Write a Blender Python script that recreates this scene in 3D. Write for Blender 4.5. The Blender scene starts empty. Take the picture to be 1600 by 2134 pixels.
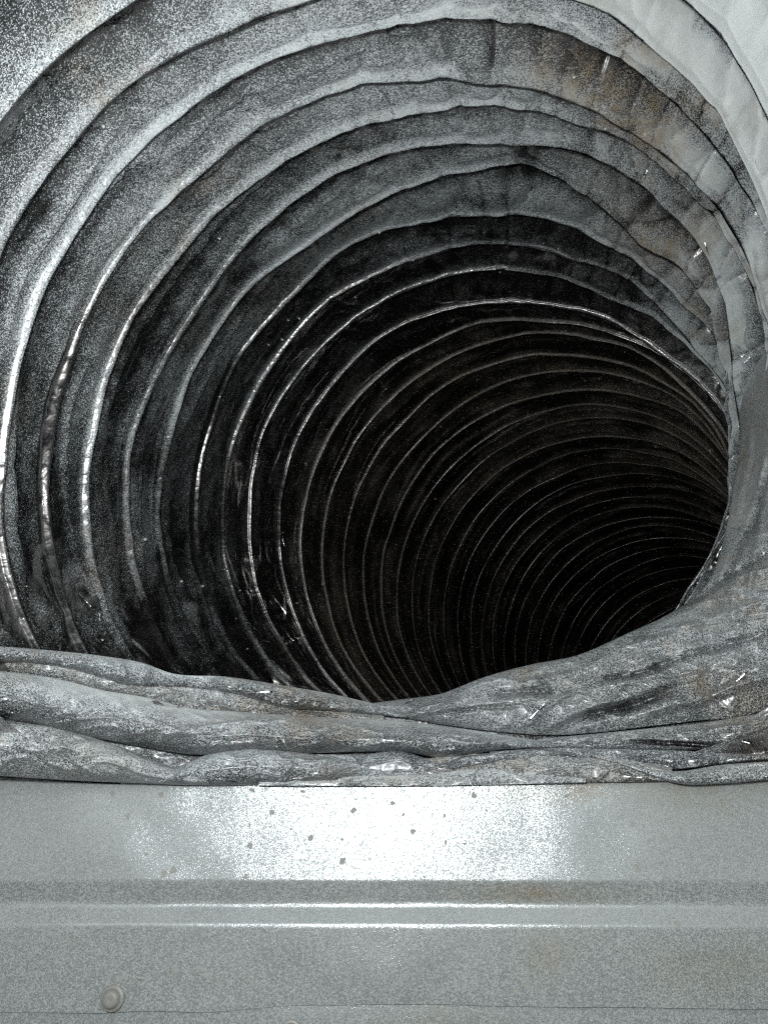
import bpy, bmesh, math
import numpy as np
from mathutils import Vector

# ------------------------------------------------------------------ camera, world, light, exposure
SC = bpy.context.scene
COL = SC.collection
S = 0.1                                   # one duct radius in metres
EYE = np.array([0.0, 0.0, 1.2])           # where the phone is held
FPX, CX, CY = 1600.0, 800.0, 1067.0       # lens: focal length and centre in pixels of the 1600 x 2134 photo

def world(p):
    """lens frame (x right, y down, z away; duct radii) -> world metres"""
    p = np.asarray(p, float)
    return np.stack([p[..., 0], p[..., 2], -p[..., 1]], -1) * S + EYE

cam_d = bpy.data.cameras.new('camera')
cam = bpy.data.objects.new('camera', cam_d); COL.objects.link(cam)
cam.location = EYE; cam.rotation_euler = (math.radians(90), 0, 0)
cam_d.sensor_fit = 'VERTICAL'; cam_d.sensor_height = 32.0
cam_d.lens = FPX / 2134.0 * 32.0
cam_d.clip_start = 0.005; cam_d.clip_end = 20
SC.camera = cam

W = bpy.data.worlds.new('World'); SC.world = W; W.use_nodes = True
bg = W.node_tree.nodes['Background']; bg.inputs[0].default_value = (0, 0, 0, 1); bg.inputs[1].default_value = 0.0

fl_d = bpy.data.lights.new('phone_flash', 'POINT'); fl_d.energy = 0.88; fl_d.color = (0.95, 1.0, 0.985)
fl_d.shadow_soft_size = 0.004
fl = bpy.data.objects.new('phone_flash', fl_d); COL.objects.link(fl)
fl.location = world([-0.09, -0.13, 0.0])

SC.view_settings.view_transform = 'Standard'; SC.view_settings.look = 'None'
SC.render.engine = 'CYCLES'
SC.cycles.use_denoising = False; SC.cycles.sample_clamp_indirect = 1.5
SC.cycles.pixel_filter_type = 'BLACKMAN_HARRIS'; SC.cycles.filter_width = 1.25
SC.view_settings.exposure = 0.0; SC.view_settings.gamma = 1.0

# ------------------------------------------------------------------ noise helpers
def _h(ix, iy, iz, seed):
    n = (ix * 374761393 + iy * 668265263 + iz * 2147483647 + seed * 1274126177) & 0xFFFFFFFF
    n = ((n ^ (n >> 13)) * 1274126177) & 0xFFFFFFFF
    n = ((n ^ (n >> 16)) * 2246822519) & 0xFFFFFFFF
    return ((n ^ (n >> 15)) & 0xFFFF) / 65535.0

def noise(x, y, z=0.0, seed=0, py=0):
    """smooth value noise in -1..1; py = period of y in cells (0 = none)"""
    x, y, z = np.broadcast_arrays(np.asarray(x, float), np.asarray(y, float), np.asarray(z, float))
    ix, iy, iz = (np.floor(v).astype(np.int64) for v in (x, y, z))
    fx, fy, fz = x - ix, y - iy, z - iz
    fx, fy, fz = (v * v * v * (v * (v * 6 - 15) + 10) for v in (fx, fy, fz))
    w = (lambda v: v % py) if py else (lambda v: v)
    r = 0
    for a in (0, 1):
        for b in (0, 1):
            for c in (0, 1):
                r = r + _h(ix + a, w(iy + b), iz + c, seed) * (fx if a else 1 - fx) * (fy if b else 1 - fy) * (fz if c else 1 - fz)
    return r * 2 - 1

def ridged(x, y, z=0.0, seed=0, py=0):
    return 1 - 2 * np.abs(noise(x, y, z, seed, py))

def sstep(a, b, x):
    t = np.clip((x - a) / (b - a), 0, 1); return t * t * (3 - 2 * t)

def ang(a, b):
    return (a - b + math.pi) % (2 * math.pi) - math.pi

# ------------------------------------------------------------------ materials
def nodes(name):
    m = bpy.data.materials.new(name); m.use_nodes = True
    nt = m.node_tree; nt.nodes.clear()
    return m, nt, nt.nodes, nt.links

class G:
    """small node-graph helper"""
    def __init__(s, nt): s.nt, s.n, s.l = nt, nt.nodes, nt.links
    def add(s, t, **k):
        n = s.n.new(t)
        for a, b in k.items(): setattr(n, a, b)
        return n
    def put(s, sock, v):
        if isinstance(v, bpy.types.NodeSocket): s.l.new(v, sock)
        else: sock.default_value = v
    def math(s, op, a, b=0.0, clamp=False):
        n = s.add('ShaderNodeMath', operation=op, use_clamp=clamp); s.put(n.inputs[0], a); s.put(n.inputs[1], b); return n.outputs[0]
    def noise(s, vec, scale, detail=3.0, rough=0.55, dist=0.0):
        n = s.add('ShaderNodeTexNoise'); s.put(n.inputs['Vector'], vec); n.inputs['Scale'].default_value = scale
        n.inputs['Detail'].default_value = detail; n.inputs['Roughness'].default_value = rough; n.inputs['Distortion'].default_value = dist
        return n.outputs['Fac']
    def cells(s, vec, scale):
        n = s.add('ShaderNodeTexVoronoi'); s.put(n.inputs['Vector'], vec); n.inputs['Scale'].default_value = scale
        sep = s.add('ShaderNodeSeparateColor'); s.l.new(n.outputs['Color'], sep.inputs[0])
        return sep.outputs[0], n.outputs['Distance'], sep.outputs[1]
    def remap(s, v, a, b, c=0.0, d=1.0, smooth=False):
        n = s.add('ShaderNodeMapRange'); n.clamp = True
        if smooth: n.interpolation_type = 'SMOOTHSTEP'
        s.put(n.inputs[0], v); s.put(n.inputs[1], a); s.put(n.inputs[2], b); s.put(n.inputs[3], c); s.put(n.inputs[4], d); return n.outputs[0]
    def mix(s, f, a, b):
        n = s.add('ShaderNodeMix', data_type='RGBA'); s.put(n.inputs[0], f); s.put(n.inputs[6], a); s.put(n.inputs[7], b); return n.outputs[2]
    def bump(s, h, dist, strength=1.0, normal=None):
        n = s.add('ShaderNodeBump'); s.put(n.inputs['Height'], h); n.inputs['Distance'].default_value = dist; n.inputs['Strength'].default_value = strength
        if normal is not None: s.l.new(normal, n.inputs['Normal'])
        return n.outputs[0]

def dusty_foil(name, grain=0.00018, metal=(0.28, 0.265, 0.265, 1), rough=0.26, bias=0.0):
    m, nt, N, L = nodes(name); g = G(nt)
    co = g.add('ShaderNodeTexCoord').outputs['Object']
    at = g.add('ShaderNodeAttribute', attribute_name='dust_shade').outputs['Fac']
    big = g.noise(co, 38.0, 4.0, 0.6)
    mid = g.noise(co, 210.0, 3.0, 0.6)
    dens = g.math('ADD', at, g.math('MULTIPLY', g.math('SUBTRACT', big, 0.5), 0.95))
    dens = g.math('ADD', dens, g.math('MULTIPLY', g.math('SUBTRACT', mid, 0.5), 0.5))
    dens = g.math('ADD', dens, bias)
    # where the coat is thick (attr near 1.2) it closes
    r1, d1, k1 = g.cells(co, 1 / grain)
    r2, d2, k2 = g.cells(co, 1 / (grain * 2.1))
    m1 = g.remap(g.math('SUBTRACT', dens, r1), -0.16, 0.20)
    m2 = g.remap(g.math('SUBTRACT', g.math('MULTIPLY', dens, 0.22), r2), -0.02, 0.06)
    m2 = g.math('MULTIPLY', m2, g.remap(d2, 0.35, 0.55, 1, 0))
    film = g.math('ADD', g.remap(dens, 0.0, 0.9, 0.012, 0.22), g.remap(dens, 0.9, 1.25, 0.0, 0.72))
    mask = g.math('MAXIMUM', g.math('MAXIMUM', m1, m2), film, True)
    # dust colour: cool pale grey with tan patches
    tn = g.noise(co, 27.0, 4.0, 0.62)
    tanf = g.remap(g.math('ADD', tn, g.math('MULTIPLY', mid, 0.25)), 0.66, 0.84)
    tat = g.add('ShaderNodeAttribute', attribute_name='tan').outputs['Fac']
    tanf = g.math('ADD', g.math('MULTIPLY', tanf, 0.6), tat, True)
    tanf = g.math('MULTIPLY', tanf, g.remap(mid, 0.3, 0.6, 0.35, 1.0))
    base = g.mix(k1, (0.36, 0.39, 0.42, 1), (0.80, 0.84, 0.86, 1))
    base = g.mix(g.remap(dens, 0.85, 1.3), base, (0.82, 0.86, 0.86, 1))
    dcol = g.mix(tanf, base, (0.40, 0.32, 0.23, 1))
    cr = g.noise(co, 330.0, 2.0, 0.5, 0.6)
    fine = g.noise(co, 2600.0, 2.0, 0.6)
    b1 = g.bump(cr, 0.0012, 0.22)
    b1 = g.bump(fine, 0.00008, 0.15, b1)
    b2 = g.bump(g.math('MULTIPLY', mask, g.remap(d1, 0, 0.7, 1, 0.4)), grain * 0.8, 0.8, b1)
    P = g.add('ShaderNodeBsdfPrincipled'); P.inputs['Base Color'].default_value = metal; P.inputs['Metallic'].default_value = 1.0
    L.new(g.remap(cr, 0.3, 0.7, rough - 0.08, rough + 0.1), P.inputs['Roughness']); L.new(b1, P.inputs['Normal'])
    D = g.add('ShaderNodeBsdfPrincipled'); L.new(dcol, D.inputs['Base Color']); D.inputs['Roughness'].default_value = 0.9
    D.inputs['Specular IOR Level'].default_value = 0.25; L.new(b2, D.inputs['Normal'])
    X = g.add('ShaderNodeMixShader'); L.new(mask, X.inputs[0]); L.new(P.outputs[0], X.inputs[1]); L.new(D.outputs[0], X.inputs[2])
    O = g.add('ShaderNodeOutputMaterial'); L.new(X.outputs[0], O.inputs[0])
    return m

def galvanised(name):
    m, nt, N, L = nodes(name); g = G(nt)
    co = g.add('ShaderNodeTexCoord').outputs['Object']
    big = g.noise(co, 30.0, 4.0, 0.6); mid = g.noise(co, 160.0, 3.0, 0.6)
    r1, d1, k1 = g.cells(co, 1 / 0.00021)
    r2, d2, k2 = g.cells(co, 1 / 0.0021)
    dens = g.math('ADD', 0.52, g.math('MULTIPLY', g.math('SUBTRACT', big, 0.5), 0.5))
    dens = g.math('ADD', dens, g.math('MULTIPLY', g.math('SUBTRACT', mid, 0.5), 0.5))
    m1 = g.remap(g.math('SUBTRACT', dens, r1), -0.12, 0.14)
    spot = g.math('MULTIPLY', g.remap(r2, 0.84, 0.845), g.remap(g.math('SUBTRACT', g.math('ADD', d2, g.math('MULTIPLY', g.noise(co, 1100.0, 3.0), 0.75)), g.math('MULTIPLY', k2, 0.30)), 0.38, 0.46, 1, 0))
    mask = g.math('MAXIMUM', g.math('MAXIMUM', g.math('MULTIPLY', m1, 0.94), spot), 0.60, True)
    tat = g.add('ShaderNodeAttribute', attribute_name='tan').outputs['Fac']
    tn = g.noise(co, 55.0, 4.0, 0.65)
    tanf = g.math('MULTIPLY', g.math('ADD', tat, g.remap(tn, 0.62, 0.85, 0.0, 0.25)), g.remap(mid, 0.35, 0.62, 0.15, 1.0), True)
    base = g.mix(k1, (0.33, 0.347, 0.345, 1), (0.46, 0.482, 0.478, 1))
    base = g.mix(spot, base, (0.33, 0.33, 0.31, 1))
    dcol = g.mix(tanf, base, (0.30, 0.235, 0.16, 1))
    fine = g.noise(co, 8500.0, 1.0, 0.6); cr = g.noise(co, 120.0, 2.0, 0.5)
    b = g.bump(fine, 0.00007, 0.40)
    P = g.add('ShaderNodeBsdfPrincipled'); P.inputs['Base Color'].default_value = (0.60, 0.63, 0.65, 1); P.inputs['Metallic'].default_value = 1.0
    P.inputs['Roughness'].default_value = 0.20; L.new(b, P.inputs['Normal'])
    D = g.add('ShaderNodeBsdfPrincipled'); L.new(dcol, D.inputs['Base Color']); D.inputs['Roughness'].default_value = 0.75
    D.inputs['Specular IOR Level'].default_value = 0.15
    L.new(b, D.inputs['Normal'])
    X = g.add('ShaderNodeMixShader'); L.new(mask, X.inputs[0]); L.new(P.outputs[0], X.inputs[1]); L.new(D.outputs[0], X.inputs[2])
    O = g.add('ShaderNodeOutputMaterial'); L.new(X.outputs[0], O.inputs[0])
    return m

def plain(name, col, rough=0.9):
    m, nt, N, L = nodes(name); g = G(nt)
    co = g.add('ShaderNodeTexCoord').outputs['Object']
    c = g.mix(g.noise(co, 1500.0), tuple(v * 0.75 for v in col[:3]) + (1,), col)
    P = g.add('ShaderNodeBsdfPrincipled'); L.new(c, P.inputs['Base Color']); P.inputs['Roughness'].default_value = rough
    O = g.add('ShaderNodeOutputMaterial'); L.new(P.outputs[0], O.inputs[0]); return m

M_LINER = dusty_foil('dusty_foil_liner')
M_FOLD = dusty_foil('dusty_foil_fold', grain=0.00018, metal=(0.13, 0.127, 0.132, 1), rough=0.28)
M_COLLAR = galvanised('galvanised_steel')
def glint_foil(name):
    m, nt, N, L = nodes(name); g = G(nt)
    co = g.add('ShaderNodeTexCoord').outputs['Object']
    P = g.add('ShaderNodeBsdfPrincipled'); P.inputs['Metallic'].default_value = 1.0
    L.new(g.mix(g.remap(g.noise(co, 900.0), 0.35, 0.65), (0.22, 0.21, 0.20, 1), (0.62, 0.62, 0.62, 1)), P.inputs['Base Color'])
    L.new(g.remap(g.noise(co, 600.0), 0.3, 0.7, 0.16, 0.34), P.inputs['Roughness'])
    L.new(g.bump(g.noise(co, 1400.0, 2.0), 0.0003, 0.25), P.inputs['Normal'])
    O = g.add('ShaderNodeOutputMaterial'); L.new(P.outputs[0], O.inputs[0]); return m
M_GLINT = glint_foil('bright_glint_foil')  # brighter foil for the added glint slivers
M_FLECK = plain('pale_grit', (0.80, 0.80, 0.74, 1))
M_RUST = plain('dirty_rivet_steel', (0.30, 0.29, 0.27, 1), 0.45)

# ------------------------------------------------------------------ object helpers
def tag(o, label, cat, group=None, kind=None):
    o['label'] = label; o['category'] = cat
    if group: o['group'] = group
    if kind: o['kind'] = kind
    return o

def empty(name, loc, label, cat):
    o = bpy.data.objects.new(name, None); COL.objects.link(o); o.location = loc; o.empty_display_size = 0.02
    return tag(o, label, cat)

def grid_mesh(name, P, N, mat, parent, attrs, wrap=False, flip=False):
    """P (rows, cols, 3) world points, N normals or None -> one mesh object under parent"""
    r, c = P.shape[:2]
    org = np.array(parent.location) if parent is not None else np.zeros(3)
    me = bpy.data.meshes.new(name)
    me.vertices.add(r * c); me.vertices.foreach_set('co', (P - org).reshape(-1).astype(np.float32))
    cc = c if wrap else c - 1
    i, j = np.meshgrid(np.arange(r - 1), np.arange(cc), indexing='ij'); j2 = (j + 1) % c
    q = np.stack([i * c + j, i * c + j2, (i + 1) * c + j2, (i + 1) * c + j], -1).reshape(-1, 4)
    if flip: q = q[:, ::-1]
    me.loops.add(q.size); me.loops.foreach_set('vertex_index', q.reshape(-1).astype(np.int32))
    me.polygons.add(len(q)); me.polygons.foreach_set('loop_start', np.arange(0, q.size, 4, dtype=np.int32))
    me.polygons.foreach_set('use_smooth', np.ones(len(q), bool))
    me.update(calc_edges=True); me.validate()
    for k, v in attrs.items():
        a = me.attributes.new(k, 'FLOAT', 'POINT'); a.data.foreach_set('value', np.ascontiguousarray(np.broadcast_to(v, (r, c)), np.float32).reshape(-1))
    if N is not None:
        me.normals_split_custom_set_from_vertices(N.reshape(-1, 3).tolist())
    me.materials.append(mat)
    o = bpy.data.objects.new(name, me); COL.objects.link(o)
    if parent is not None: o.parent = parent
    return o

def grid_normals(P, wrap):
    du = np.gradient(P, axis=0)
    if wrap:
        dv = (np.roll(P, -1, 1) - np.roll(P, 1, 1)) / 2
    else:
        dv = np.gradient(P, axis=1)
    n = np.cross(dv, du); n /= np.linalg.norm(n, axis=-1, keepdims=True) + 1e-12
    return n

# ------------------------------------------------------------------ metal collar the duct is pulled over
TILT = math.radians(23.3)
AX = np.array([0, -math.cos(TILT), math.sin(TILT)])      # collar axis, upwards out of the collar
WD = np.array([0, math.sin(TILT), math.cos(TILT)])       # towards its far wall
DW = 1.70                                                # distance from lens to its far wall
HWX, RCO = 1.25, 0.45                                    # half width and corner radius of its rounded box section
_fl = HWX - RCO
def section(u):
    """u = distance along the section from the middle of the far wall -> (x, w, inward normal x, inward normal w)"""
    a = np.abs(u); sg = np.sign(u)
    q = np.clip((a - _fl) / RCO, 0, math.pi / 2); down = np.maximum(a - _fl - RCO * math.pi / 2, 0)
    x = np.minimum(a, _fl) + RCO * np.sin(q); w = DW - RCO * (1 - np.cos(q)) - down
    w = w - 0.028 * np.minimum(a, _fl) ** 2 - 0.026 * sg * np.minimum(a, _fl)
    return sg * x, w, -sg * np.sin(q), -np.cos(q)

def collar_pt(u, h, dr=0.0):
    """u along the section, h height over the lens' plane, dr inwards"""
    x, w, nx, nw = section(u)
    x = x + nx * dr; w = w + nw * dr
    return np.stack([x, 0 * x, 0 * x], -1) + w[..., None] * WD + (h + 0 * u)[..., None] * AX

def h_of(py):
    return DW * np.tan(TILT - np.arctan((np.asarray(py, float) - CY) / FPX))

collar = empty('metal_collar', world(collar_pt(np.array(0.0), np.array(-0.3))), 'dusty galvanised sheet metal collar with a rolled bead below the foil duct', 'duct collar')
phi = np.linspace(-2.9, 2.9, 581)
hy = np.concatenate([np.linspace(1612, 1822, 23), np.linspace(1826, 1965, 56), np.linspace(1970, 2098, 18)])
hh = h_of(hy)
def bump_prof(y):
    tri = np.interp(y, [1834, 1840, 1878, 1886, 1892, 1926, 1934], [0, 0.06, 0.95, 1.0, 0.93, 0.04, 0])
    return -0.0135 * tri - 0.013 * np.clip((y - 1930) / 170, 0, 1.6)
PH, HH = np.meshgrid(phi, hh)
YY = np.repeat(hy[:, None], len(phi), 1)
wob = 0.004 * noise(PH * 3, HH * 5, seed=5) * 0.6 + 0.0014 * noise(PH * 11, HH * 12, seed=6)
lowedge = sstep(2060, 2098, YY) * (-0.012 * (1 - sstep(-0.36, -0.12, PH)) + 0.003 * noise(PH * 9, 0.3, seed=8))
PC = world(collar_pt(PH, HH + lowedge, bump_prof(YY) + wob))
sx = CX + FPX * collar_pt(PH, HH)[..., 0] / np.maximum(collar_pt(PH, HH)[..., 2], 0.1)
tan = 0.9 * np.exp(-((sx - 1150) / 130) ** 2) * (1 - sstep(1640, 1695, YY)) + 0.75 * np.exp(-((sx - 1110) / 150) ** 2) * np.exp(-((YY - 1862) / 20) ** 2) \
    + 0.45 * np.exp(-((sx - 1480) / 170) ** 2) * np.exp(-((YY - 1650) / 60) ** 2) + 0.4 * np.exp(-((sx - 1480) / 130) ** 2) * np.exp(-((YY - 2010) / 60) ** 2) \
    + 0.3 * np.exp(-((sx - 1150) / 60) ** 2) * np.exp(-((YY - 1990) / 60) ** 2)
grid_mesh('collar_wall', PC, None, M_COLLAR, collar, {'tan': np.clip(tan, 0, 1)})
# lower sheet lapped behind the wall's lower edge, which leaves the dark seam
hy2 = np.linspace(2060, 2420, 40)
PH, HH = np.meshgrid(phi, h_of(hy2)); YY = np.repeat(hy2[:, None], len(phi), 1)
edge = 0.0
dr2 = -0.022 - 0.010 * sstep(2098, 2300, YY) + 0.003 * noise(PH * 4, HH * 4, seed=15)
grid_mesh('lower_sheet', world(collar_pt(PH, HH + edge, dr2)), None, M_COLLAR, collar, {'tan': 0.25 * np.exp(-((PH - 0.1) / 0.1) ** 2)})

def pix_on_collar(px, py):
    d = np.array([(px - CX) / FPX, (py - CY) / FPX, 1.0]); x = 0.0
    for _ in range(8):
        z = section(np.array(x))[1] / (d @ WD); x = d[0] * z
    return d * z

def rivet(px, py, r):
    c = pix_on_collar(px, py); n = -WD + 0.056 * c[0] * np.array([-1.0, 0, 0]) + np.array([-0.026, 0, 0]); n /= np.linalg.norm(n); u = np.cross(n, AX); u /= np.linalg.norm(u); v = np.cross(n, u)
    prof = [(1.40, -0.006), (1.25, -0.001), (1.08, -0.0035), (1.0, 0.003), (0.88, 0.009), (0.66, 0.011), (0.3, 0.0105), (0.02, 0.010)]
    th = np.linspace(0, 2 * math.pi, 29)[:-1]
    P = np.stack([c + (r * k * np.cos(th))[:, None] * u + (r * k * np.sin(th))[:, None] * v + (z + 0.004) * n for k, z in prof])
    grid_mesh('rivet', world(P), None, M_RUST, collar, {}, wrap=True)
rivet(234, 2081, 0.0165); rivet(606, 2152, 0.0155)

# ------------------------------------------------------------------ flexible duct
Q = np.array([[0.188, -0.013, 1.493, -0.411, -0.219], [0.174, -0.018, 1.665, -0.407, -0.275], [0.19, -0.03, 1.835, -0.388, -0.349], [0.197, -0.026, 2.009, -0.379, -0.39], [0.226, -0.031, 2.178, -0.364, -0.423], [0.258, -0.025, 2.349, -0.338, -0.421], [0.3, -0.008, 2.522, -0.286, -0.379], [0.356, 0.008, 2.692, -0.189, -0.316], [0.406, 0.037, 2.864, -0.068, -0.223], [0.45, 0.058, 3.038, 0.06, -0.111], [0.509, 0.08, 3.207, 0.189, 0.008], [0.56, 0.103, 3.375, 0.298, 0.123], [0.62, 0.126, 3.54, 0.393, 0.225], [0.694, 0.153, 3.702, 0.474, 0.309], [0.775, 0.195, 3.862, 0.533, 0.377], [0.862, 0.247, 4.024, 0.572, 0.422], [0.95, 0.311, 4.187, 0.596, 0.448], [1.045, 0.38, 4.351, 0.614, 0.455], [1.149, 0.451, 4.512, 0.633, 0.452], [1.255, 0.523, 4.674, 0.648, 0.447], [1.362, 0.597, 4.834, 0.661, 0.444], [1.466, 0.671, 4.996, 0.668, 0.443], [1.569, 0.748, 5.158, 0.672, 0.447], [1.674, 0.822, 5.319, 0.675, 0.45], [1.781, 0.894, 5.479, 0.679, 0.454], [1.891, 0.966, 5.638, 0.685, 0.458]])
duct = empty('flexible_duct', world(Q[8, :3]), 'long ribbed silver foil flexible duct, dusty inside, bending away into the dark', 'flexible duct')
# rings before the first seen one run down to the collar; rings after the last keep bending
rim_c = (DW - 1.1) * WD + 0.05 * AX
pre = []
for k in range(6, 0, -1):
    t = k / 6.0; c0 = Q[0, :3]; n0 = np.r_[Q[0, 3:], 1]; n0 = n0 / np.linalg.norm(n0)
    n = n0 * (1 - t) + AX * t; n /= np.linalg.norm(n)
    ext = c0 + (Q[0, :3] - Q[1, :3]) * k * 0.9
    c = c0 * (1 - t) + rim_c * t + np.array([0, -0.10, 0.0]) * math.sin(math.pi * t)
    pre.append(np.r_[c, n])
main = [np.r_[q[:3], np.r_[q[3:], 1] / np.linalg.norm(np.r_[q[3:], 1])] for q in Q]
post = []; c = main[-1][:3].copy(); st = c - main[-2][:3]
for k in range(16):
    st = st + np.array([0.004, 0.005, -0.004]); st *= 0.206 / np.linalg.norm(st); c = c + st
    n = main[-1][3:] * 0.5 + 0.5 * st / np.linalg.norm(st); post.append(np.r_[c, n / np.linalg.norm(n)])
R = np.array(pre + main + post); NPRE = len(pre)
I0, I1 = -NPRE, len(R) - NPRE - 1

def ring_frame(s):
    """Catmull-Rom interpolation of ring centres and axes at ring numbers s"""
    x = np.clip(np.asarray(s, float) + NPRE, 0, len(R) - 1.0001); i = np.floor(x).astype(int); t = (x - i)[..., None]
    g_ = lambda k: R[np.clip(i + k, 0, len(R) - 1)]
    p0, p1, p2, p3 = g_(-1), g_(0), g_(1), g_(2)
    v = 0.5 * (2 * p1 + (p2 - p0) * t + (2 * p0 - 5 * p1 + 4 * p2 - p3) * t * t + (3 * p1 - p0 - 3 * p2 + p3) * t ** 3)
    c, n = v[..., :3], v[..., 3:]; n = n / np.linalg.norm(n, axis=-1, keepdims=True)
    e1 = np.cross(np.broadcast_to([0, 1.0, 0.0], n.shape), n)
    w = np.linalg.norm(e1, axis=-1, keepdims=True)
    e1 = e1 / np.maximum(w, 1e-6); e2 = np.cross(n, e1)
    return c, e1, e2, n

NT = 900
TH = np.linspace(0, 2 * math.pi, NT + 1)[:-1]
WR = 0.0070                                                            # half thickness of the wire in its foil
half = np.array([0.070, 0.092, 0.115, 0.14, 0.17, 0.20, 0.235, 0.27, 0.31, 0.35, 0.39, 0.43, 0.465])
bx = lambda v, p: math.copysign(abs(v) ** p, v)
wa = np.radians([-122, -95, -72, -52, -34, -17, 0, 17, 34, 52, 72, 95, 122])
# per row: step along the duct in ring numbers, offset along the ring's axis, height over the foil
prof = [(-h, 0.0, 0.0) for h in half[::-1]] + [(0.0, WR * bx(math.sin(a), 0.45 if a < 0 else 1), WR * (bx(math.cos(a), 0.6 if a < 0 else 1) + 0.62)) for a in wa] + [(h, 0.0, 0.0) for h in half] + [(0.5, 0.0, 0.0)]
rng = np.random.default_rng(11)

def kink(seed, n):
    """piecewise straight closed wobble: the wire and foil crease in short straight runs"""
    r = np.random.default_rng(seed); a = (np.arange(n) + r.uniform(-0.36, 0.36, n)) * 2 * math.pi / n; v = np.clip(r.normal(0, 1, n), -1.6, 1.6)
    k_ = np.interp(TH, np.r_[a[-1] - 2 * math.pi, a, a[0] + 2 * math.pi], np.r_[v[-1], v, v[0]])
    ker = np.hanning(9); ker /= ker.sum()
    return np.convolve(np.r_[k_[-4:], k_, k_[:4]], ker, 'valid')
KR = np.array([kink(100 + i, 15) for i in range(len(R))]); KS = np.array([kink(300 + i, 13) for i in range(len(R))])
KR2 = np.array([kink(500 + i, 34) for i in range(len(R))])

rows, axo, hgt = [], [], []
for i in range(I0, I1):
    for (t_, a_, h_) in prof:
        rows.append(i + t_); axo.append(a_); hgt.append(h_)
rows, axo, hgt = np.array(rows[:-1]), np.array(axo[:-1]), np.array(hgt[:-1])
rtag = np.concatenate([[p[0] if p[1] == 0 and p[2] == 0 else 0.055 * p[1] / WR for p in prof] for i in range(I0, I1)])[:-1]
SS, TT = np.meshgrid(rows, TH, indexing='ij')
ring_i = np.floor(SS + 0.4999).astype(int); tt = np.repeat(rtag[:, None], NT, 1)   # -0.5..0.5 from the crest
tt = np.where(SS - ring_i < -0.45, -0.5, tt); 
idx = np.clip(ring_i + NPRE, 0, len(R) - 1); col = np.repeat(np.arange(NT)[None], len(rows), 0)
slack = 0.5 + 0.5 * np.cos(ang(TT, math.radians(-38)))               # 1 on the inner, upper right side; 0 lower left
slack = slack ** 1.9
near = 1 - sstep(6, 16, SS)
u = np.abs(tt) * 2
blend = lambda K: np.where(tt >= 0, K[idx, col] * (1 - u / 2) + K[np.clip(idx + 1, 0, len(R) - 1), col] * u / 2, K[idx, col] * (1 - u / 2) + K[np.clip(idx - 1, 0, len(R) - 1), col] * u / 2)
amp_r = (0.0045 + 0.026 * slack) * (0.45 + 0.55 * near)
amp_s = (0.035 + 0.17 * slack) * (0.5 + 0.5 * near)
Sj = SS + amp_s * blend(KS) * (1 - 0.5 * u)
C, E1, E2, NV = ring_frame(Sj)
ur0 = np.exp(-(ang(TT, math.radians(-48)) / 0.8) ** 2)
sag = 0.003 + 0.066 * slack * (0.55 + 0.45 * near) + 0.045 * ur0 * (1 - sstep(2, 7, SS)) + 0.004 * sstep(8, 20, SS)
sag = sag * (1 + 0.35 * noise(SS * 0.9 + 30, TT * 8 / (2 * math.pi), seed=21, py=8))
t01 = np.where(tt >= 0, tt, 1 + tt); pk = 0.5 - 0.24 * slack
ea = lambda v: 1 - (1 - np.clip(v, 0, 1)) ** 2.2
belly = np.where(t01 < pk, ea(t01 / pk), ea((1 - t01) / (1 - pk)) * (1 - slack * 0.6) + slack * 0.6 * np.clip((1 - t01) / (1 - pk), 0, 1))                              # foil hangs between the wires
fat = (1 - 0.50 * sstep(9, 15, SS) - 0.34 * sstep(15, 22, SS)) + 0.20 * np.exp(-(ang(TT, math.radians(184)) / 0.7) ** 2) * sstep(0, 1.5, SS) * (1 - sstep(8, 12, SS))
wire = hgt[:, None] * fat * (1.0 + 0.25 * noise(SS, TT * 30 / 6.2832, seed=77, py=30) + 0.12 * noise(SS, TT * 110 / 6.2832, seed=78, py=110)) + 0.004 * np.exp(-(tt / 0.12) ** 2)
rad = 1 + sag * belly - wire - 0.5 * 0 + amp_r * blend(KR) + (0.003 + 0.007 * slack * near) * blend(KR2)
win = np.clip(belly * 1.1, 0, 1)
# wrinkles: long ones along the rings, short ones across on the slack side
sh = lambda q: np.clip((q - 0.3) / 0.7, 0, 1) ** 1.5
th_ = TT / 6.2832
warp = 0.5 * noise(SS * 0.8, th_ * 11, seed=33, py=11)
line1 = sh(ridged(SS * 2.6 + warp, th_ * 12, seed=31, py=12)); line2 = sh(ridged(SS * 5.2 + 1.4 * warp, th_ * 20, seed=32, py=20))
wr = (0.0150 + 0.011 * (1 - sstep(0.3, 0.6, slack))) * line1 + 0.0060 * line2 + 0.002 * noise(SS * 9, th_ * 60, seed=34, py=60)
cross = (0.030 * sh(ridged(SS * 1.2 + 6 * np.sin(TT), th_ * 44, seed=41, py=44)) + 0.026 * sh(ridged(SS * 1.6 - 8 * np.cos(TT), th_ * 70, seed=43, py=70)) + 0.010 * sh(ridged(SS * 2.7, th_ * 130, seed=42, py=130))
         + 0.014 * noise(SS * 1.0, th_ * 36, seed=44, py=36)) * slack
diag = sh(ridged(SS * 0.30, th_ * 26 + SS * 0.55, seed=45, py=26)) * ur0 * (1 - sstep(6, 11, SS))
cross = cross + 0.045 * diag
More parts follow.
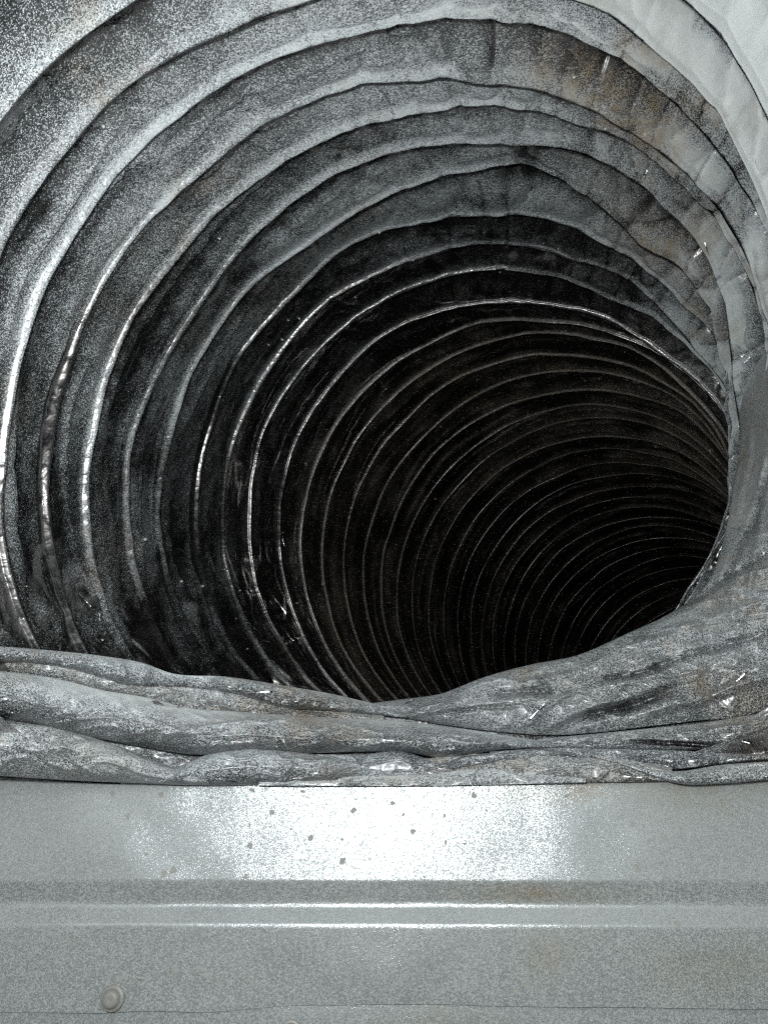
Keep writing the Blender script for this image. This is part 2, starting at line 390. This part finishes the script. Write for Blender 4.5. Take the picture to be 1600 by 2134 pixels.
# on the slack side the foil hangs in scallops that meet in sharp creases
def billow(x, y, seed, py): return np.abs(noise(x, y, seed=seed, py=py)) ** 0.7
lean = 0.9 * tt * np.sign(noise(ring_i * 0.37, 0.5, seed=90))
lob = billow(ring_i * 3.7 + 0.35 * tt, th_ * 30 + lean, 91, 30) * 0.75 + billow(ring_i * 5.1 + 0.6 * tt, th_ * 62 - 1.4 * lean, 92, 62) * 0.4
hang = np.exp(-((t01 - 0.80) / 0.17) ** 2)
rad = rad - (0.085 * sstep(-1.8, 2.2, SS) * (1 - 0.35 * sstep(2, 9, SS)) * slack * near) * hang * (lob - 0.12)
rad = rad + -win * wr * (0.55 + 0.6 * slack) + win * (0.0 * wr + cross * (0.3 + 0.9 * near))
lower = np.exp(-(ang(TT, math.radians(120)) / 0.75) ** 2) * near         # crumpled foil low on the left
rad = rad + lower * win * (0.034 * ridged(SS * 1.7 + 5 * np.sin(TT), TT * 24 / 6.2832, seed=51, py=24) + 0.022 * sh(ridged(SS * 2.6 - 4 * np.cos(TT), th_ * 58, seed=52, py=58)))
PD = C + (axo[:, None] * fat)[..., None] * NV + rad[..., None] * (np.cos(TT)[..., None] * E1 + np.sin(TT)[..., None] * E2)
# where the duct sags below the collar's edge it stays outside the collar
hq = PD @ AX; wq = PD @ WD
wall = section(PD[..., 0])[1] + 0.045
push = np.maximum(wall - wq, 0) * (1 - sstep(0.10, 0.30, hq)) * (1 - sstep(0.95, 1.15, np.abs(PD[..., 0]))) * (wq > 0.5)
PD = PD + push[..., None] * WD
PDW = world(PD)
ND = grid_normals(PDW, True)
inward = ((world(C) - PDW) * ND).sum(-1).mean() > 0
if not inward: ND = -ND

# dust thick by collar and slack side, thin where stretched; painted shade mixed in
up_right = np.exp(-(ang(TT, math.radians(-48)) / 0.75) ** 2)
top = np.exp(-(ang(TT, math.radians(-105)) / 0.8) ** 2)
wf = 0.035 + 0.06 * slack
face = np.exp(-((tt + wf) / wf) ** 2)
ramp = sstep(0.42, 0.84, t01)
left = 0.02 + 0.19 * (1 - sstep(-2.5, 5.5, SS)) + 0.08 * (1 - sstep(4, 9, SS)) + 0.30 * face * (1 - 0.55 * sstep(2, 12, SS)) * (1 - 0.75 * np.exp(-(ang(TT, math.radians(140)) / 0.6) ** 2)) - 0.08 * np.exp(-((tt - 0.12) / 0.1) ** 2) * near  # last term darkens the strip past each ridge like its shadow
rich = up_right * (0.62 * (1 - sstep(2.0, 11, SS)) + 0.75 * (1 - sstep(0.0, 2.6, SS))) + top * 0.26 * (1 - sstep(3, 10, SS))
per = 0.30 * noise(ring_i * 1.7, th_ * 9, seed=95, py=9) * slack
dust_shade = left + (rich + per * near) * (0.10 + 1.15 * ramp) - 0.40 * slack * (1 - ramp) * near  # cover cut just past each ridge, painting the ridge's shadow
streak = noise(SS * 7 + 2 * warp, th_ * 7, seed=36, py=7) * 0.10 + noise(SS * 3 + warp, th_ * 5, seed=37, py=5) * 0.12
crease_shade = np.exp(-(lob / 0.10) ** 2) * hang + 0.8 * sh(ridged(SS * 1.2 + 6 * np.sin(TT), th_ * 44, seed=41, py=44)) ** 3 + 0.8 * sh(ridged(SS * 1.6 - 8 * np.cos(TT), th_ * 70, seed=43, py=70)) ** 3  # thins the cover along creases to paint them dark
dust_shade = dust_shade - 0.45 * sstep(0.25, 0.8, diag) * slack + streak + 0.20 * line1 * (1 - sstep(0.4, 0.7, slack)) * (1 - 0.6 * sstep(5, 10, SS)) - 0.75 * crease_shade * slack * near
dust_shade = dust_shade - 0.42 * lower * (0.35 + 0.65 * sstep(-0.2, 0.3, noise(SS * 0.9, th_ * 26, seed=53, py=26)))
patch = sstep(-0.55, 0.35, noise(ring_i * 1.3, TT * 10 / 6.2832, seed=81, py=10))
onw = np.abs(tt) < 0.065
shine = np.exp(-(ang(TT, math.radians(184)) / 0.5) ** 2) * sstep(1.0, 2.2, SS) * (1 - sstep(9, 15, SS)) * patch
lowleft = np.exp(-(ang(TT, math.radians(120)) / 0.8) ** 2)
deepw = 0.26 * sstep(7, 12, SS) * (1 - 0.92 * sstep(13, 23, SS)) * (1 - 0.7 * patch * np.exp(-(ang(TT, math.radians(200)) / 0.4) ** 2)) + 0.3 * lowleft * sstep(5, 8, SS) * (1 - sstep(9, 14, SS))  # wire cover fades further in, painting the darkness of the depth
dust_shade = dust_shade + 0.42 * np.exp(-(ang(TT, math.radians(-25)) / 0.55) ** 2) * sstep(3, 6, SS) * (1 - sstep(9.0, 10.0, SS))  # paints the right side bright up to the bend and dark beyond
dust_shade = dust_shade - 0.3 * face * shine * (slack < 0.5)
dust_shade = np.where(onw, np.maximum(dust_shade, 0.12) + deepw + 0.2 * (1 - patch) * sstep(4, 7, SS) * (1 - sstep(10, 18, SS)) , dust_shade)
dust_shade = np.where(np.abs(tt) < 0.10, dust_shade * (1 - shine) - 0.38 * shine, dust_shade)
# vertex normals on the wires tilted round the ring to place their highlights
tang = -np.sin(TT)[..., None] * E1 + np.cos(TT)[..., None] * E2; tang = np.stack([tang[..., 0], tang[..., 2], -tang[..., 1]], -1)
turn = (0.30 - 0.03 * np.clip(SS, 0, 9) + 0.16 * noise(ring_i * 2.3, th_ * 34, seed=97, py=34)) * np.exp(-(ang(TT, math.radians(178)) / 0.6) ** 2) * (np.abs(tt) < 0.06) * (SS < 12)
glint_patch = lower * sstep(0.5, 3.0, SS) * (1 - sstep(7, 10, SS)) * sstep(0.55, 0.72, ridged(SS * 2.1 + warp, th_ * 26, seed=99, py=26)) * sstep(-0.1, 0.1, noise(SS * 1.1, th_ * 30, seed=98, py=30)) * (np.abs(tt) > 0.06)  # patches with turned normals and stripped cover, added as glints
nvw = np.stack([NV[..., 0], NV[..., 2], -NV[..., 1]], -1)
ND = ND - (glint_patch * (2.2 + 0.8 * noise(SS * 2, th_ * 50, seed=96, py=50)))[..., None] * nvw + (0.75 * glint_patch)[..., None] * tang
dust_shade = np.where(glint_patch > 0.3, -0.3, dust_shade)
ND = ND + turn[..., None] * tang; ND = ND / np.linalg.norm(ND, axis=-1, keepdims=True)
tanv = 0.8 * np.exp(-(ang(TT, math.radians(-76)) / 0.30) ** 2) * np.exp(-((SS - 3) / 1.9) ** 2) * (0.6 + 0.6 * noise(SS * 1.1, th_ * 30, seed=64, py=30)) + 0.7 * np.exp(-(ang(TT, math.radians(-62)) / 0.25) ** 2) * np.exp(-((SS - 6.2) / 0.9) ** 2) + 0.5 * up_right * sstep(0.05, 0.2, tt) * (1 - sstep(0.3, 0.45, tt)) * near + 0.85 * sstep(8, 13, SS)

for i in range(I0, I1):
    nr = len(prof); a = (i - I0) * nr; lo = a - 1 if i > I0 else a; hi = min(a + nr, len(rows))
    sl = slice(lo, hi)
    if hi - lo < 2: continue
    grid_mesh('rib', PDW[sl], ND[sl], M_LINER, duct, {'dust_shade': dust_shade[sl], 'tan': tanv[sl]}, wrap=True, flip=not inward)

# ------------------------------------------------------------------ bunched folds of foil over the collar's edge
SURF = []
def spline(keys, n):
    k = np.array(keys, float); d = np.r_[0, np.cumsum(np.hypot(*(k[1:, :2] - k[:-1, :2]).T))]
    # monotone-ish cubic (Catmull-Rom on chord length), sampled on n points
    t = np.linspace(0, d[-1], n); i = np.clip(np.searchsorted(d, t, 'right') - 1, 0, len(k) - 2)
    m = np.gradient(k, d, axis=0)
    h = (d[i + 1] - d[i])[:, None]; s = ((t - d[i])[:, None]) / h
    return (2 * s ** 3 - 3 * s ** 2 + 1) * k[i] + (s ** 3 - 2 * s ** 2 + s) * h * m[i] + (-2 * s ** 3 + 3 * s ** 2) * k[i + 1] + (s ** 3 - s ** 2) * h * m[i + 1]

def depth0(px, py):
    """depth of the sheet that runs from the collar's edge up to the lip"""
    rim = 1.600 - 0.025 * (px - 800) / 1600 * 1.55 - np.where(px < 800, 0.12, 0.05) * ((px - 800) / 800) ** 2
    lipz = np.interp(px, [-460, 0, 400, 800, 1200, 1450, 1540, 1700], [1.15, 1.44, 1.63, 1.74, 1.80, 1.88, 2.02, 2.02])
    lipy = np.interp(px, [-460, 0, 350, 800, 1000, 1200, 1400, 1480, 1530, 1700], [1320, 1347, 1400, 1470, 1412, 1366, 1275, 1220, 1000, 850])
    t = np.clip((1632 - py) / np.maximum(1632 - lipy, 60), -0.3, 1.25)
    z = rim + (lipz - rim) * t
    wall_z = np.clip(2.42 - 0.0055 * (px - 1560), 1.85, 2.58) + 0.01 + 0.3 * (1 - sstep(650, 860, py))     # the ribbed wall it grows out of
    k = (1 - sstep(860, 1240, py)) * sstep(1380, 1480, px)
    return z * (1 - k) + wall_z * k

def fold(top, bot, bulge, off=0.0, nu=300, nv=50, seed=0, dust_shade=0.55, tan=0.0, skew=0.0, crump=0.004, tuck=0.06, creases=(), covergrad=0.25, label=None):
    """one fold of foil between two lines on the sheet: swells towards the room, edges tucked behind"""
    A, B = spline(top, nu), spline(bot, nu)
    v = np.concatenate([[-0.16, -0.08], np.linspace(0, 1, nv), [1.08, 1.16]])
    VV, UU = np.meshgrid(v, np.linspace(0, 1, nu), indexing='ij')
    vc = np.clip(VV, 0, 1)
    PX = A[None, :, 0] * (1 - vc) + B[None, :, 0] * vc; PY = A[None, :, 1] * (1 - vc) + B[None, :, 1] * vc
    wpx = np.hypot(B[:, 0] - A[:, 0], B[:, 1] - A[:, 1])[None]
    w = vc ** (1 + skew) if skew >= 0 else 1 - (1 - vc) ** (1 - skew)
    e_ = np.abs(2 * w - 1); arch = 0.35 * np.sqrt(np.maximum(1 - e_ ** 2, 0)) + 0.40 * (1 - e_) + 0.25 * (1 - e_ ** 4)
    Z = depth0(PX, PY) + off - 0.95 * bulge * arch * np.minimum(1, wpx / 60)
    Z = Z + tuck * np.maximum(np.maximum(-VV, VV - 1), 0) / 0.16
    K = 1 / 1000.0
    q1 = ridged(PX * 7 * K + 0.6 * noise(PX * 9 * K, PY * 9 * K, seed=seed + 7), PY * 20 * K + PX * 3 * K, seed=seed + 1)
    q2 = ridged(PX * 15 * K + PY * 14 * K, PY * 26 * K - PX * 8 * K, seed=seed + 2)
    q3 = ridged(PX * 12 * K - PY * 16 * K, PY * 30 * K + PX * 6 * K, seed=seed + 4)
    sh = lambda q: np.clip((q - 0.35) / 0.65, 0, 1) ** 1.6
    c = crump * (2.2 * noise(PX * 5 * K, PY * 12 * K, seed=seed + 9) + 2.4 * sh(q1) + 2.0 * sh(q2) + 1.6 * sh(q3) + 0.25 * noise(PX * 60 * K, PY * 70 * K, seed=seed + 3))
    Z = Z - c * np.clip(arch * 1.4, 0, 1)
    dd = np.full_like(Z, dust_shade + 0.02) + 0.5 * (1 - sstep(880, 1200, PY)) + 1.5 * (covergrad + 0.16) * (0.40 - vc)  # cover falls from top edge to bottom edge, so folds darken downwards
    for (x0, y0, x1, y1, wid, hgt) in creases:                            # ridges (hgt > 0) and grooves (hgt < 0)
        d = np.array([x1 - x0, y1 - y0], float); ln = np.hypot(*d); d /= ln
        a = (PX - x0) * d[0] + (PY - y0) * d[1]; b = -(PX - x0) * d[1] + (PY - y0) * d[0]
        b = b + 5 * noise(a * 0.012, 0.3, seed=seed + 11)
        e = sstep(0, 0.25, a / ln) * (1 - sstep(0.75, 1.0, a / ln))
        Z = Z - 1.2 * hgt * np.maximum(1 - np.abs(b) / wid, 0) ** 1.3 * e
        if hgt < 0: dd = dd - 0.35 * np.maximum(1 - np.abs(b) / wid, 0) * e  # grooves darkened through the cover too, painting their shade
    P = np.stack([(PX - CX) / FPX * Z, (PY - CY) / FPX * Z, Z], -1)
    SURF.append(P.reshape(-1, 3))
    o = grid_mesh('foil_fold', world(P), None, M_FOLD, duct, {'dust_shade': dd, 'tan': tan * (0.6 + 0.6 * noise(PX * 6 * K, PY * 14 * K, seed=seed + 5))})
    if label: o['label'] = label
    return o

# plain backing sheet behind the folds
fold([(-420, 1322), (0, 1362), (360, 1415), (790, 1482), (1000, 1430), (1210, 1385), (1400, 1300), (1490, 1260), (2060, 1100)],
     [(-420, 1600), (0, 1622), (400, 1640), (790, 1640), (1000, 1638), (1200, 1634), (1400, 1630), (1500, 1627), (2060, 1615)], -0.012, off=0.055, seed=3, dust_shade=0.45, nv=40, tan=0.3)
# brown recessed pleat
fold([(-460, 1352), (0, 1370), (120, 1378), (240, 1402), (400, 1420), (600, 1462), (800, 1484)],
     [(-460, 1390), (0, 1402), (120, 1420), (240, 1446), (400, 1482), (600, 1496), (800, 1512)], 0.022, off=0.030, seed=17, dust_shade=0.62, tan=0.5, crump=0.0052)
# upper roll along the lip
fold([(-460, 1326), (0, 1347), (125, 1357), (215, 1367), (300, 1382), (355, 1402), (470, 1410), (600, 1430), (710, 1450), (800, 1474), (840, 1490)],
     [(-460, 1362), (0, 1379), (100, 1385), (165, 1399), (265, 1428), (400, 1433), (500, 1447), (580, 1472), (700, 1482), (800, 1491), (850, 1497)], 0.040, off=0.0, seed=23, dust_shade=0.55, crump=0.0052, skew=0.25, covergrad=0.45)
# right sheet sweeping up round the bend
fold([(770, 1466), (830, 1458), (920, 1445), (1000, 1414), (1100, 1386), (1200, 1366), (1300, 1323), (1400, 1275), (1465, 1228), (1490, 1180), (1512, 1100), (1530, 1000), (1541, 900), (1534, 840), (1530, 780), (1530, 700), (1535, 620)],
     [(770, 1474), (850, 1497), (950, 1514), (1050, 1526), (1150, 1532), (1250, 1526), (1350, 1514), (1450, 1502), (1560, 1490), (1650, 1440), (1720, 1350), (1780, 1250), (2060, 1120), (1790, 980), (1760, 860), (1740, 760), (1730, 680), (1725, 600)], 0.075, off=0.02, nu=420, nv=90, seed=29, dust_shade=0.62, tan=0.25, crump=0.0052, skew=-0.3, covergrad=0.0,
     creases=[(1300, 1330, 1660, 1120, 16, -0.028), (1240, 1372, 1660, 1230, 22, 0.020), (1180, 1440, 1640, 1310, 14, -0.022), (1080, 1520, 1210, 1425, 9, 0.014), (1120, 1525, 1300, 1440, 12, 0.014),
              (1160, 1512, 1440, 1430, 20, -0.035), (1300, 1500, 1640, 1400, 18, 0.02), (1010, 1445, 1160, 1440, 16, -0.026), (900, 1490, 1100, 1462, 10, -0.018), (1120, 1395, 1150, 1455, 12, -0.02),
              (1500, 1240, 1590, 1020, 12, -0.03), (1555, 1290, 1600, 900, 12, 0.025), (1570, 1130, 1600, 940, 10, -0.03), (1530, 1120, 1570, 860, 10, 0.018), (1590, 1080, 1640, 840, 14, 0.022)],
     label='wide sheet of grey foil sweeping up round the inside of the bend')
# big roll
fold([(-460, 1372), (0, 1398), (110, 1412), (220, 1439), (300, 1452), (400, 1476), (500, 1483), (600, 1490), (700, 1496), (800, 1500), (900, 1510), (1000, 1524), (1100, 1540), (1210, 1553)],
     [(-460, 1478), (0, 1500), (60, 1505), (120, 1520), (200, 1538), (300, 1556), (420, 1573), (520, 1563), (620, 1570), (740, 1567), (850, 1568), (905, 1578), (1050, 1562), (1215, 1557)], 0.070, off=0.0, nu=360, seed=37, dust_shade=0.66, crump=0.0052, skew=0.35, covergrad=0.50, tan=0.12, label='thickest rolled fold of grey foil above the metal collar')
# right hand layers
fold([(1120, 1540), (1250, 1528), (1350, 1518), (1450, 1508), (1600, 1484), (2060, 1450)],
     [(1120, 1558), (1250, 1560), (1350, 1562), (1450, 1562), (1600, 1552), (2060, 1530)], 0.045, off=0.0, seed=43, dust_shade=0.6, crump=0.0052, tan=0.2, creases=[(1280, 1540, 1500, 1556, 7, -0.02), (1380, 1530, 1640, 1500, 8, 0.012)])
fold([(1020, 1566), (1200, 1556), (1300, 1560), (1420, 1564), (1520, 1570), (1620, 1572), (2060, 1560)],
     [(1020, 1590), (1200, 1582), (1300, 1594), (1400, 1603), (1500, 1593), (1600, 1584), (2060, 1570)], 0.035, off=0.004, seed=47, dust_shade=0.5, crump=0.0052, tan=0.1)
# lower layers down to the metal
fold([(860, 1585), (960, 1572), (1050, 1572), (1200, 1578), (1300, 1580), (1400, 1600)],
     [(860, 1634), (960, 1633), (1050, 1632), (1200, 1631), (1300, 1630), (1400, 1628)], 0.012, off=-0.004, seed=53, dust_shade=0.62, tan=0.55, crump=0.004)
fold([(-460, 1486), (0, 1505), (90, 1511), (180, 1532), (260, 1560), (340, 1592), (430, 1624)],
     [(-460, 1596), (0, 1617), (90, 1623), (180, 1628), (260, 1631), (340, 1634), (440, 1637)], 0.045, off=-0.002, seed=59, dust_shade=0.62, tan=0.3, crump=0.0052, skew=-0.2, covergrad=0.1)
fold([(330, 1622), (380, 1594), (440, 1570), (530, 1558), (620, 1566), (700, 1582), (780, 1602), (900, 1612)],
     [(330, 1634), (380, 1636), (440, 1637), (530, 1636), (620, 1632), (700, 1630), (780, 1627), (900, 1624)], 0.045, off=0.0, seed=61, dust_shade=0.55, crump=0.0052, covergrad=0.4)
fold([(660, 1572), (760, 1572), (830, 1564), (900, 1582), (980, 1572), (1080, 1566)],
     [(660, 1600), (760, 1616), (830, 1618), (900, 1614), (980, 1600), (1080, 1584)], 0.022, off=0.008, seed=67, dust_shade=0.5, crump=0.0052)
fold([(540, 1630), (640, 1622), (760, 1617), (880, 1614), (1000, 1602), (1100, 1608), (1220, 1622)],
     [(540, 1638), (640, 1639), (760, 1638.5), (880, 1638), (1000, 1636), (1100, 1634), (1220, 1632)], 0.010, off=-0.016, seed=71, dust_shade=0.75, tan=0.35, crump=0.002, label='pale flat hem of foil lying on the metal edge')
fold([(1230, 1572), (1290, 1584), (1340, 1600), (1410, 1607), (1500, 1594), (1600, 1587), (2060, 1575)],
     [(1230, 1576), (1290, 1592), (1340, 1611), (1420, 1634), (1500, 1633), (1600, 1625), (2060, 1612)], 0.020, off=-0.022, seed=73, dust_shade=0.68, tan=0.25, crump=0.003)

# ------------------------------------------------------------------ added bright foil slivers, turned between lens and lamp to make glints
GLINTS = [
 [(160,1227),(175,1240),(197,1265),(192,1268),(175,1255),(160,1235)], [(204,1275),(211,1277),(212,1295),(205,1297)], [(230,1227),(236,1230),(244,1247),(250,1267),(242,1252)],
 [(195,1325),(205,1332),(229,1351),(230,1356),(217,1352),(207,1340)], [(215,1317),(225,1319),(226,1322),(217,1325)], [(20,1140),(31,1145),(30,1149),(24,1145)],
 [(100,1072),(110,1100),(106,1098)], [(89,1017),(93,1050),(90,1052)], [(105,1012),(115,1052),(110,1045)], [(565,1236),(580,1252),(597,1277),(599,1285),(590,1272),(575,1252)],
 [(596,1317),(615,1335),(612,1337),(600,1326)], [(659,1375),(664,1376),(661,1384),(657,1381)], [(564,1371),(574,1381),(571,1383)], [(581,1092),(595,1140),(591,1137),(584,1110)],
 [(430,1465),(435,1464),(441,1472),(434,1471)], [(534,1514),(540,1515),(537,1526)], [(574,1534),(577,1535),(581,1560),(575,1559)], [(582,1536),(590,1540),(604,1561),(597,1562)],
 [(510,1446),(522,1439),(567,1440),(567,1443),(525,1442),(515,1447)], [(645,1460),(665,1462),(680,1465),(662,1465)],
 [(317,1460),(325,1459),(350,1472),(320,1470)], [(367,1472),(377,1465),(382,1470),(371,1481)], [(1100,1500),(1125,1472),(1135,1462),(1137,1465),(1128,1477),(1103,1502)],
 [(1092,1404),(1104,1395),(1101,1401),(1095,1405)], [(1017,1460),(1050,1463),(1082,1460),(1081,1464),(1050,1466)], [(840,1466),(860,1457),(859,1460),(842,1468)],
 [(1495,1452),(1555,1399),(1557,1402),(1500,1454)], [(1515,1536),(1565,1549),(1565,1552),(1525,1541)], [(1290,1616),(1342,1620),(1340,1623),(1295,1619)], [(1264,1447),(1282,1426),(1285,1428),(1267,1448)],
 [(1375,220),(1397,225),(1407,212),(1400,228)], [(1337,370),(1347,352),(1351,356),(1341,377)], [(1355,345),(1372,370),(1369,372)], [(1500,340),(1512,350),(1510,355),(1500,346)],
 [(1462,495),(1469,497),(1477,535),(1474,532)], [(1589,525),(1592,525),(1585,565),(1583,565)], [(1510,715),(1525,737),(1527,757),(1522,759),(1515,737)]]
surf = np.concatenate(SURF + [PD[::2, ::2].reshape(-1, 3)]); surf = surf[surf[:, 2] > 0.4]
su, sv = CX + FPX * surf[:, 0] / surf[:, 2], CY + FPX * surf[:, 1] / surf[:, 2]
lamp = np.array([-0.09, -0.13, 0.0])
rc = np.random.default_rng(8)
for poly in GLINTS:
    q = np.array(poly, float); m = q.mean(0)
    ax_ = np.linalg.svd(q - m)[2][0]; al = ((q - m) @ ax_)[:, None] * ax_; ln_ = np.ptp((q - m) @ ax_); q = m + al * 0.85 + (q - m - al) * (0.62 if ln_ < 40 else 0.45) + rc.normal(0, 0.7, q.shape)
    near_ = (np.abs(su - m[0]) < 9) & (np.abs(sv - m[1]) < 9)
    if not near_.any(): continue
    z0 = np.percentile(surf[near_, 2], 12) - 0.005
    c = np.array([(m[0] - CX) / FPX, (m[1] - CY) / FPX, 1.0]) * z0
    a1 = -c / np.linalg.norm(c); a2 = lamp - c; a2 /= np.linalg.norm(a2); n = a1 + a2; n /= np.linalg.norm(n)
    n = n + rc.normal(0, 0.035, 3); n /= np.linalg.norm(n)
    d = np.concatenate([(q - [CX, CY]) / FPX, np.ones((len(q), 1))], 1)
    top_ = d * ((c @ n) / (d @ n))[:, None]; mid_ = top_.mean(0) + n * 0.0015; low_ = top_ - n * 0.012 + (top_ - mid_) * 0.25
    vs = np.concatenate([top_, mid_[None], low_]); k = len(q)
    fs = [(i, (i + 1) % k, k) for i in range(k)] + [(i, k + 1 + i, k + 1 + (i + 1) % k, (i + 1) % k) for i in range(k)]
    me = bpy.data.meshes.new('foil_glint'); me.from_pydata((world(vs) - np.array(duct.location)).tolist(), [], fs); me.materials.append(M_GLINT)
    o = bpy.data.objects.new('foil_glint', me); COL.objects.link(o); o.parent = duct

# ------------------------------------------------------------------ loose grit on the foil
rg = np.random.default_rng(5); bm = bmesh.new()
for k in range(620):
    a = rg.integers(0, len(rows)); b = rg.integers(0, NT)
    if rows[a] > 17 or rows[a] < -1: continue
    p = PDW[a, b] + ND[a, b] * 0.0002
    r = rg.uniform(0.00016, 0.00042) * (1.0 + 0.25 * (rows[a] / 8))
    ret = bmesh.ops.create_icosphere(bm, subdivisions=1, radius=r)
    for v_ in ret['verts']: v_.co = Vector(p) + v_.co * float(rg.uniform(0.7, 1.25))
me = bpy.data.meshes.new('dust_grit'); bm.to_mesh(me); bm.free(); me.materials.append(M_FLECK)
gr = bpy.data.objects.new('dust_grit', me); COL.objects.link(gr)
tag(gr, 'pale specks of loose grit scattered over the inside of the foil duct', 'grit', kind='stuff')
